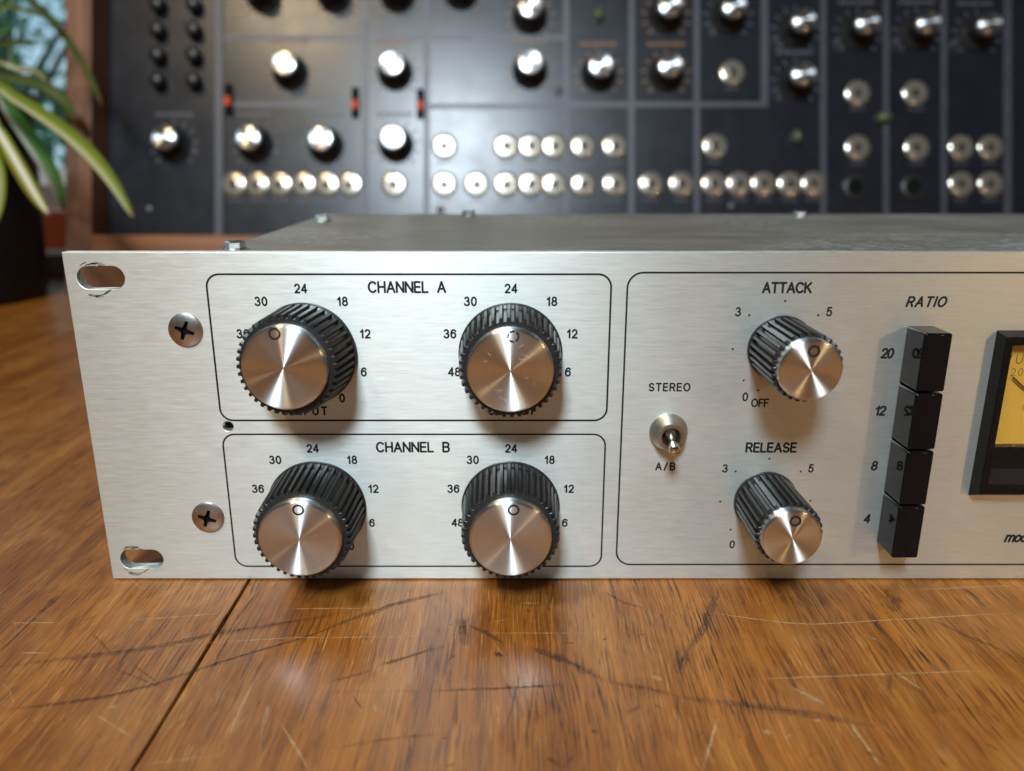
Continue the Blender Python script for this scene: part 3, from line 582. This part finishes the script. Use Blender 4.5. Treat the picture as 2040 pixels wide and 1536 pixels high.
# level meter
def frame_prism(o0, o1, i1, y0, y1, y2):
    """sloped frame: outer rect at depth y0, inset outer rect at y1, opening at y1, opening at y2"""
    vs = []
    for (x0, x1, z0, z1), y in ((o0, y0), (o1, y1), (i1, y1), (i1, y2)): vs += [(x0, y, z0), (x1, y, z0), (x1, y, z1), (x0, y, z1)]
    fs = []
    for j in range(3):
        for k in range(4): fs.append((j * 4 + k, j * 4 + (k + 1) % 4, (j + 1) * 4 + (k + 1) % 4, (j + 1) * 4 + k))
    return vs, fs
MX = 316
mb = MB(); mb.add(*frame_prism((230.5, MX, 25.2, 69.9), (230.9, MX - .4, 27.2, 69.0), (232.75, MX - 2.4, 40.2, 66.9), -.02, -4.0, -1.0))
mt = P_('level_meter', mb, M['bezel'], bevel=.25, label='black framed level meter with yellow dial')
mb = MB(); mb.box(232.0, MX - 2, -1.2, -.9, 39.6, 67.2); P_('meter_face', mb, M['meter'], parent=mt)
mb = MB(); mb.box(232.6, MX - 2.2, -4.12, -3.9, 30.0, 34.4); P_('name_plate', mb, M['synth'], parent=mt, bevel=.08)
mb = MB(); mb.tube([(235.5, -1.9, 58.2), (262, -1.9, 36)], [.22, .22], 8); P_('needle', mb, M['ink'], parent=mt)
mb = MB(); mb.add(*[(l.v, l.f) for l in [text_mesh('VU', 235.3, 62.9, 2.5, 4.4, .22, 0, -1.25)]][0])
for s, x, z in (('20', 236.6, 59.4), ('0', 240.3, 50.2)):
    t_ = text_mesh(s, x, z, 1.9, 3.0 if len(s) > 1 else 0, .18, 0, -1.25); mb.add(t_.v, t_.f)
for k in range(30):
    an = rad(125 - k * 2.4); cx, cz = 273, 20; l_ = 42 if k % 5 else 43.5
    ribbon(mb, [(cx + 40.5 * math.cos(an), cz + 40.5 * math.sin(an) - 4), (cx + l_ * math.cos(an), cz + l_ * math.sin(an) - 4)], .1, -1.24)
P_('dial_marking', mb, M['meterink'], parent=mt)
g_ = NT('meter glass'); gl_ = g_.n('ShaderNodeBsdfGlossy'); gl_.inputs['Roughness'].default_value = .03; tr_ = g_.n('ShaderNodeBsdfTransparent'); mx_ = g_.n('ShaderNodeMixShader'); mx_.inputs[0].default_value = .05
g_.l(tr_.outputs[0], mx_.inputs[1]); g_.l(gl_.outputs[0], mx_.inputs[2]); g_.l(mx_.outputs[0], g_.out.inputs[0])
mb = MB(); mb.box(232.9, MX - 2.6, -3.2, -2.9, 40.4, 66.7); P_('meter_glass', mb, g_.m, parent=mt)

# ------------------------------------------------------------------ modular synthesizer behind (leans back by the angle of its panels)
D = 680.0; KS = D / FPX
ORG = CAM + FWD * D
VB = 74.1
root_w = ORG + UP * 76 + Vector((80, 0, 0))
syn = thing('modular_synthesizer', 'large modular synthesizer with black panels, silver knobs and jacks in a walnut cabinet', 'synthesizer', root_w, (-PITCH, 0, 0))
def uv_(px, py, h=0): return ((px - 1020) / FPX * (D - h) - 80, -h * 0, (768 - py) / FPX * (D - h) - 76)
def U_(px): return (px - 1020) * KS - 80
def V_(py): return (768 - py) * KS - 76
def SP(name, mb, mats, loc=(0, 0, 0), rot=None, parent=syn, label=None, bevel=0, angle=35): return put(name, mb.mesh(name, mats, angle, bevel), parent, loc, rot, label)
FRONT = -27.0
UL = U_(215); UR = U_(2165); VT = 348 - 76; V0 = 123.6 - 76
def world_to_local(p): q = p - root_w; return Vector((q.x, q.dot(FWD), q.dot(UP)))
# side boards: slanted front, flat base on the table, upright back
def side(x0, x1):
    fb = ORG + FWD * FRONT + UP * VB; ft = ORG + FWD * FRONT + UP * 372
    yb = fb.y + 300; pts = [Vector((0, fb.y, .3)), Vector((0, ft.y, ft.z)), Vector((0, yb, ft.z)), Vector((0, yb, .3))]
    loc = [world_to_local(p) for p in pts]; vs = [(x0, p.y, p.z) for p in loc] + [(x1, p.y, p.z) for p in loc]
    mb = MB(); mb.add(vs, [(0, 1, 2, 3), (7, 6, 5, 4), (0, 4, 5, 1), (1, 5, 6, 2), (2, 6, 7, 3), (3, 7, 4, 0)]); SP('side_board', mb, M['walnut'], bevel=.8)
side(UL - 21, UL); side(UR, UR + 21)
mb = MB(); mb.box(UL, UR, FRONT, 60, VT + 2, VT + 22); SP('top_board', mb, M['walnut_flat'], bevel=.8)
fb = ORG + FWD * FRONT + UP * VB; a = world_to_local(Vector((0, fb.y, .3))); c_ = world_to_local(Vector((0, fb.y + 120, .3)))
mb = MB(); vs = []
for x in (UL, UR): vs += [(x, a.y, a.z), (x, FRONT, V0), (x, FRONT + 70, V0), (x, c_.y, c_.z)]
mb.add(vs, [(3, 2, 1, 0), (4, 5, 6, 7), (0, 1, 5, 4), (1, 2, 6, 5), (2, 3, 7, 6), (3, 0, 4, 7)]); SP('bottom_board', mb, M['walnut_flat'], bevel=.8)

def synth_knob():
    mb = MB(); n = 48
    mb.lathe([(15.2, 0), (15.2, 1.2), (13.5, 3), (11.2, 5), (10.6, 16.5), (10.2, 17.5)], n, 0, None, cap1=True)
    mb.lathe([(9.7, 17.0), (9.7, 20.4), (9.2, 21.2), (8.4, 21.5), (5, 21.62), (2, 21.7)], n, 1, None, cap1=True); return mb.mesh('knob', [M['knob'], M['silver']], 40)
def jack_mesh():
    mb = MB(); mb.lathe([(10.6, 0), (10.6, .8), (10.3, 1.1), (7.0, 1.25), (3.8, 1.4), (3.1, 1.5), (2.8, 1.2), (2.6, .2)], 40, 0, None, cap1=False)
    mb.lathe([(2.65, .3)], 24, 1, None, cap1=True); return mb.mesh('jack', [M['jack'], M['hole']], 50)
def trim_mesh():
    mb = MB(); mb.lathe([(6.6, 0), (6.4, 7), (6.0, 9.5), (4.5, 11.2), (2.0, 12)], 32, 0, None, cap1=True); return mb.mesh('trimmer', M['knob'], 50)
def switch_mesh():
    mb = MB(); mb.box(-3.2, 3.2, -13, 13, 0, .9); mb.box(-2.6, 2.6, -6.5, 1.5, .9, 4.5, 1); return mb.mesh('rocker_switch', [M['hole'], M['orange']], 35, .4)
def lens_mesh():
    mb = MB(); mb.lathe([(5.2, 0), (5.2, 1.5), (4.6, 4), (3.0, 6), (1.2, 6.8)], 32, 0, None, cap1=True); return mb.mesh('lamp_lens', M['lens'], 60)
def mscrew():
    mb = MB(); mb.lathe([(3.6, 0), (3.3, 1.2), (1.5, 1.9)], 24, 0, None, cap1=True); return mb.mesh('module_screw', M['darkmetal'], 50)
def open_jack():
    mb = MB(); mb.lathe([(10.5, 0), (10.5, 1), (9.2, 2.2), (7.6, 2.4), (7.2, 1.5)], 40, 0, None, cap1=False); mb.lathe([(7.3, 1.6)], 32, 1, None, cap1=True); return mb.mesh('open_jack', [M['darkmetal'], M['hole']], 50)
km, jm, tm, swm, lm, msm, ojm = synth_knob(), jack_mesh(), trim_mesh(), switch_mesh(), lens_mesh(), mscrew(), open_jack()
mods = [(215, 437), (437, 728), (728, 850), (850, 1128), (1128, 1258), (1258, 1388), (1388, 1640), (1640, 1765), (1765, 1880), (1880, 2006), (2006, 2165)]
knobs = [(565, 125, 145), (780, 125, 0), (1057, 122, 0), (1198, 128, 0), (1337, 128, 0), (325, 273, 0), (493, 273, 0), (638, 275, 0), (782, 273, 0), (1057, 10, 0), (1337, 8, 0), (1465, 10, 0), (1604, 38, 0),
         (1731, 42, 0), (1853, 42, 0), (1975, 45, 0), (1603, 145, 0), (510, -34, 0), (655, -34, 0), (785, -34, 0), (915, -40, 0)]
jacks = [(x, 366) for x in (465, 511, 557, 604, 651, 697, 785, 885, 949, 1008, 1057, 1104, 1162, 1225, 1297, 1358, 1423, 1473, 1522, 1575, 1622, 1917, 1975)]
jacks += [(x, 290) for x in (885, 1008, 1057, 1104, 1162, 1225, 1425)] + [(1710, 293), (1828, 293), (1917, 293), (1975, 293), (1460, 143), (1710, 184), (1825, 184)]
for mi, (a, b_) in enumerate(mods):
    ua, ub = U_(a), U_(b_)
    mb = MB(); mb.box(ua + .6, ub - .6, 0, 2, V0 - 1, VT); pn = SP('module_panel', mb, M['synth'], bevel=.3)
    def inside(px, h): u = (px - 1020) / FPX * (D - h) - 80; return ua <= u < ub
    for px, py, _ in knobs:
        if inside(px, 21.5) or (mi == 10 and False):
            u, _y, v = uv_(px, py, 21.5); put('knob', km, pn, (u, -.05, v), OUT)
            warm = py < 180 and 430 < px < 1400
            mb = MB(); n = 11
            for k in range(n):
                an = rad(225 - 270 * k / (n - 1)); r0, r1 = 17.5, 20.5
                ribbon(mb, [(r0 * math.cos(an), r0 * math.sin(an)), (r1 * math.cos(an), r1 * math.sin(an))], .8, 0)
            SP('dial_tick', mb, M['orange_print' if warm else 'print'], (u, -.06, v), None, pn)
            if py > 60 or mi > 6:
                mb = MB(); x = -16; rnd = random.Random(px)
                while x < 14: w_ = rnd.uniform(2, 5); mb.box(x, x + w_, -.04, 0, 24.5, 27.5); x += w_ + 1.2
                SP('panel_print', mb, M['orange_print' if warm else 'print'], (u, -.05, v), None, pn)
    for px, py in jacks:
        if inside(px, 2):
            u, _y, v = uv_(px, py, 2); put('jack', jm, pn, (u, -.05, v), OUT)
            mb = MB(); rnd = random.Random(px + py); x = -6
            while x < 5: w_ = rnd.uniform(1.5, 3.5); mb.box(x, x + w_, -.03, 0, -14.2, -12.6); x += w_ + .8
            SP('panel_print', mb, M['print'], (u, -.05, v), None, pn)
    if mi in (7, 8):
        u, _y, v = uv_(1704 if mi == 7 else 1820, 372, 2); put('open_jack', ojm, pn, (u, -.05, v), OUT)
    if mi == 0:
        for px in (310, 382):
            for py in (-46, 4, 55, 106, 157): u, _y, v = uv_(px, py, 10); put('trimmer', tm, pn, (u, -.05, v), OUT)
    lines = {1: [75, 208], 2: [75], 3: [75, 212], 4: [208], 5: [208], 6: [208]}.get(mi, [])
    if lines:
        mb = MB()
        for py in lines:
            z = V_(py); x1 = ub - .8 if mi != 6 else U_(1530)
            mb.box(ua + .8, x1, -.12, -.02, z - 2.2, z + 2.2)
        if mi == 6: mb.box(U_(1516), U_(1530), -.12, -.02, V_(208) + 2.2, VT - 1)
        SP('border_band', mb, M['strip'], parent=pn)
for px in [m[1] for m in mods[:-1]]:
    u = U_(px); wd = 3.2 if px in (437, 2006) else 2.4; mb = MB(); mb.box(u - wd, u + wd, -1.6 if px in (437, 2006) else -.5, -.15, V0 - 1, VT); SP('divider_strip', mb, M['strip'], bevel=.12)
panels = [o for o in syn.children if o.name.startswith('module_panel')]
for px, py, pi in ((455, 197, 1), (707, 203, 1), (837, 205, 2)): u, _y, v = uv_(px, py, 3); put('rocker_switch', swm, panels[pi], (u, -1.7 if px == 455 else -.5, v), OUT)
for px, py, pi, sq in ((1193, 25, 4, (.8, 1.2)), (1590, 270, 6, (.8, 1.2)), (1765, 232, 7, (1.35, .9))): u, _y, v = uv_(px, py, 6); o = put('lamp_lens', lm, panels[pi], (u, -.55, v), OUT); o.scale = (sq[0], sq[1], 1)
for px, py, pi in ((1112, 180, 3), (877, 417, 3), (1460, 410, 6), (293, 416, 0)): u, _y, v = uv_(px, py, 2); put('module_screw', msm, panels[pi], (u, -.05, v), OUT)
mb = MB(); mb.box(UL, UR, 2.1, 8, V0 - .5, VT + 1.5); SP('backing_board', mb, M['hole'])

# ------------------------------------------------------------------ plant in a black pot
px_, py_ = -324, 436
plant = thing('spider_plant', 'striped spider plant with arching leaves in a black pot at the left edge', 'potted plant', (px_, py_, 0))
mb = MB(); mb.lathe([(49, .3), (54, 2), (56, 6), (60, 70), (65, 140), (67, 150), (68.5, 152), (68, 155), (65, 155), (63.5, 140), (63, 138)], 64, 0, None, cap0=True, cap1=False); put('pot', mb.mesh('pot', M['pot'], 50), plant)
mb = MB(); mb.lathe([(63.4, 139), (50, 142), (25, 144), (3, 145)], 48, 0, None, cap1=True); put('soil', mb.mesh('soil', M['soil'], 60), plant)
def leaf(pts, wpx, mat, name='leaf', fold=.38, nrm=(0.15, -.85, .5), label=None):
    """pts: (px, py, Y) along the midrib; width in photo pixels at its broadest"""
    base = Vector((px_, py_, 0)); P = [at_y(*p) - base for p in pts]; P = [Vector((random.uniform(-8, 8), random.uniform(-8, 8), 141))] + P if name == 'leaf' else P
    Q = []; n = len(P)
    for i in range(n - 1):
        p0, p1, p2, p3 = P[max(i - 1, 0)], P[i], P[i + 1], P[min(i + 2, n - 1)]
        for k in range(8):
            t = k / 8; Q.append(.5 * ((2 * p1) + (p2 - p0) * t + (2 * p0 - 5 * p1 + 4 * p2 - p3) * t * t + (3 * p1 - p0 - 3 * p2 + p3) * t ** 3))
    Q.append(P[-1]); me = bpy.data.meshes.new('leaf'); b = bmesh.new(); ul = b.loops.layers.uv.new('UVMap'); rows = []; N = Vector(nrm).normalized(); m = len(Q)
    dep = (Q[m // 2] + base - CAM).dot(FWD); W = .76 * wpx / FPX * dep
    us = [0, .2, .35, .5, .65, .8, 1]
    for i, q in enumerate(Q):
        t = (Q[min(i + 1, m - 1)] - Q[max(i - 1, 0)]).normalized(); side_ = t.cross(N).normalized(); nn = side_.cross(t).normalized(); f = i / (m - 1)
        wd = W * (.62 + .38 * min(1, f * 2.2)) * (1 if f < .62 else max(.05, 1 - ((f - .62) / .38) ** 2.2 * .82)) * (1 if i < m - 1 else .25)
        rows.append([b.verts.new((q + side_ * (u - .5) * wd + nn * abs(u - .5) * wd * fold * 2) * S) for u in us])
    for i in range(m - 1):
        for j in range(len(us) - 1):
            fc = b.faces.new((rows[i][j], rows[i][j + 1], rows[i + 1][j + 1], rows[i + 1][j])); fc.smooth = True
            for lp, (u, v) in zip(fc.loops, ((us[j], i), (us[j + 1], i), (us[j + 1], i + 1), (us[j], i + 1))): lp[ul].uv = (u, v / (m - 1))
    b.to_mesh(me); b.free(); me.materials.append(M[mat]); return put('leaf', me, plant, label=label)
leaf([(-30, 172, 330), (40, 203, 300), (120, 256, 280), (180, 308, 268), (228, 368, 260), (266, 434, 255)], 37, 'leaf_arc', label='long yellow green leaf arching in front of the cabinet')
leaf([(-40, 215, 300), (0, 268, 285), (40, 335, 275), (72, 390, 270), (97, 428, 268)], 38, 'leaf_cream', label='cream striped leaf hanging over the pot')
leaf([(-20, 175, 380), (35, 240, 360), (80, 305, 350), (112, 360, 345), (128, 420, 343)], 40, 'leaf_green', label='green leaf with a white edge')
leaf([(20, -60, 420), (70, 8, 430), (110, 50, 440), (152, 105, 450), (180, 155, 455), (203, 210, 458)], 20, 'leaf_olive')
leaf([(-60, 110, 330), (0, 92, 290), (40, 88, 275), (78, 85, 262)], 17, 'leaf_dark', label='short dark leaf pointing sideways with a brown tip')
leaf([(-60, 30, 400), (0, 14, 410), (60, 26, 420), (100, 38, 430), (135, 52, 440)], 15, 'leaf_olive')
leaf([(-40, 160, 440), (30, 162, 450), (85, 175, 460), (130, 205, 465), (150, 240, 468)], 34, 'leaf_olive')
leaf([(-40, 60, 420), (10, 15, 430), (40, -40, 440)], 24, 'leaf_green')
leaf([(-40, 260, 290), (-8, 310, 275), (5, 360, 268), (0, 420, 262), (-20, 470, 260)], 26, 'leaf_arc')
leaf([(-30, 130, 470), (40, 140, 480), (80, 150, 490), (112, 190, 495)], 20, 'leaf_cream')
leaf([(10, 60, 470), (25, 110, 480), (40, 160, 485)], 14, 'leaf_green')
leaf([(-90, 200, 330), (-70, 300, 290), (-75, 400, 280)], 40, 'leaf_cream'); leaf([(-160, 60, 430), (-220, 20, 430), (-300, 60, 430), (-340, 160, 430)], 36, 'leaf_arc'); leaf([(-140, 150, 380), (-200, 200, 340), (-230, 300, 320)], 36, 'leaf_green')

# small cards lying beyond the pot
def card(name, lab, cat, x, y, z, sx, sy, sz, mat, rz):
    mb = MB(); mb.box(-sx / 2, sx / 2, -sy / 2, sy / 2, 0, sz); mb.box(-sx / 2 + 1, sx / 2 - 1, -sy / 2 + 1, sy / 2 - 1, sz, sz + .8)
    o = put(name, mb.mesh(name, mat, 30, .6), None, (x, y, z), (0, 0, rz)); o['label'] = lab; o['category'] = cat
card('cream_box', 'low cream box on the table between the black pot and the synthesizer cabinet', 'box', -322, 575, .2, 60, 40, 20, M['cream'], .1)
card('red_box', 'rust red box standing behind the cream box next to the cabinet', 'box', -350, 680, .2, 110, 60, 52, M['rust'], -.05)

# ------------------------------------------------------------------ window wall and the garden outside
WY = 1150.0
zs = at_y(100, 332, WY).z; WX0, WX1, WZ1 = -1900, -330, 1100
mb = MB(); mb.box(-2600, 2600, WY, WY + 90, -760, zs - 30); mb.box(WX1, 2600, WY, WY + 90, zs - 30, 1500); mb.box(-2600, WX0, WY, WY + 90, zs - 30, 1500); mb.box(WX0, WX1, WY, WY + 90, WZ1, 1500)
wl = structure('wall', mb.mesh('wall', M['wall']))
wn = thing('window', 'tall window behind the plant with blue daylight outside', 'window', ((WX0 + WX1) / 2, WY, zs - 30))
cx = (WX0 + WX1) / 2; H = WZ1 - zs + 30; hw = (WX1 - WX0) / 2
mb = MB(); mb.box(-hw, hw, 5, 60, 0, 28); mb.box(-hw, hw, 5, 60, H - 40, H - .5); mb.box(-hw + .5, -hw + 40, 6, 59, 28, H - 40); mb.box(hw - 40, hw - .5, 6, 59, 28, H - 40); put('frame', mb.mesh('frame', M['frame'], 30, 2), wn)
g = NT('window glass'); gl = g.n('ShaderNodeBsdfGlossy'); gl.inputs['Roughness'].default_value = .02; tr = g.n('ShaderNodeBsdfTransparent'); tr.inputs[0].default_value = (.93, .96, .96, 1); mx = g.n('ShaderNodeMixShader'); mx.inputs[0].default_value = .06
g.l(tr.outputs[0], mx.inputs[1]); g.l(gl.outputs[0], mx.inputs[2]); g.l(mx.outputs[0], g.out.inputs[0])
mb = MB(); mb.box(-hw + 40, hw - 40, 30, 34, 28, H - 40); put('pane', mb.mesh('pane', g.m), wn)
sk = NT('daylight sky'); em = sk.n('ShaderNodeEmission'); f = sk.noise(sk.coord(), .55, 4, .6); sk.l(sk.ramp(f, [(.35, (.34, .52, .66)), (.65, (.62, .78, .88))]), em.inputs[0]); em.inputs[1].default_value = 1.45; sk.l(em.outputs[0], sk.out.inputs[0])
mb = MB(); n = 24; vs = []
for k in range(n + 1):
    an = rad(20 + 140 * k / n)
    for z in (-1500, 9000): vs.append((9000 * math.cos(an), 9000 * math.sin(an), z))
mb.add(vs, [(2 * k, 2 * k + 1, 2 * k + 3, 2 * k + 2) for k in range(n)]); structure('sky', mb.mesh('sky', sk.m))
mb = MB(); mb.box(-9000, 9000, WY + 95, 9500, -800, -780); structure('ground', mb.mesh('ground', M['bush']))
rnd = random.Random(11)
def bush(x, y, h, r, lab, n=6500):
    t = thing('garden_tree', lab, 'tree', (x, y, -780), group='trees outside the window')
    mb = MB(); mb.tube([(0, 0, 0), (r * .05, 0, h * .4), (-r * .05, r * .05, h * .75)], [r * .09, r * .06, r * .02], 10)
    for k in range(7): an = k * .9; mb.tube([(0, 0, h * (.3 + .05 * k)), (r * .6 * math.cos(an), r * .6 * math.sin(an), h * (.55 + .05 * k))], [r * .035, r * .01], 6)
    put('trunk', mb.mesh('trunk', M['bark']), t); mb = MB(); cl = [(rnd.gauss(0, .45) * r, rnd.gauss(0, .45) * r, h * rnd.uniform(.3, .98)) for _ in range(26)]
    for _ in range(n):
        c = rnd.choice(cl); p = Vector((c[0] + rnd.gauss(0, .17) * r, c[1] + rnd.gauss(0, .17) * r, c[2] + rnd.gauss(0, .14) * r)); a = Vector((rnd.gauss(0, 1), rnd.gauss(0, 1), rnd.gauss(0, 1))).normalized(); b_ = a.orthogonal().normalized(); s_ = rnd.uniform(22, 48)
        mb.add([p - a * s_, p + b_ * s_ * .45, p + a * s_, p - b_ * s_ * .45], [(0, 1, 2, 3)])
    put('crown', mb.mesh('crown', M['bush']), t)
bush(-2600, 4300, 3000, 900, 'leafy garden tree on the left outside the window'); bush(-1350, 4000, 2300, 700, 'lower leafy garden tree beside the cabinet edge outside the window', 4500)
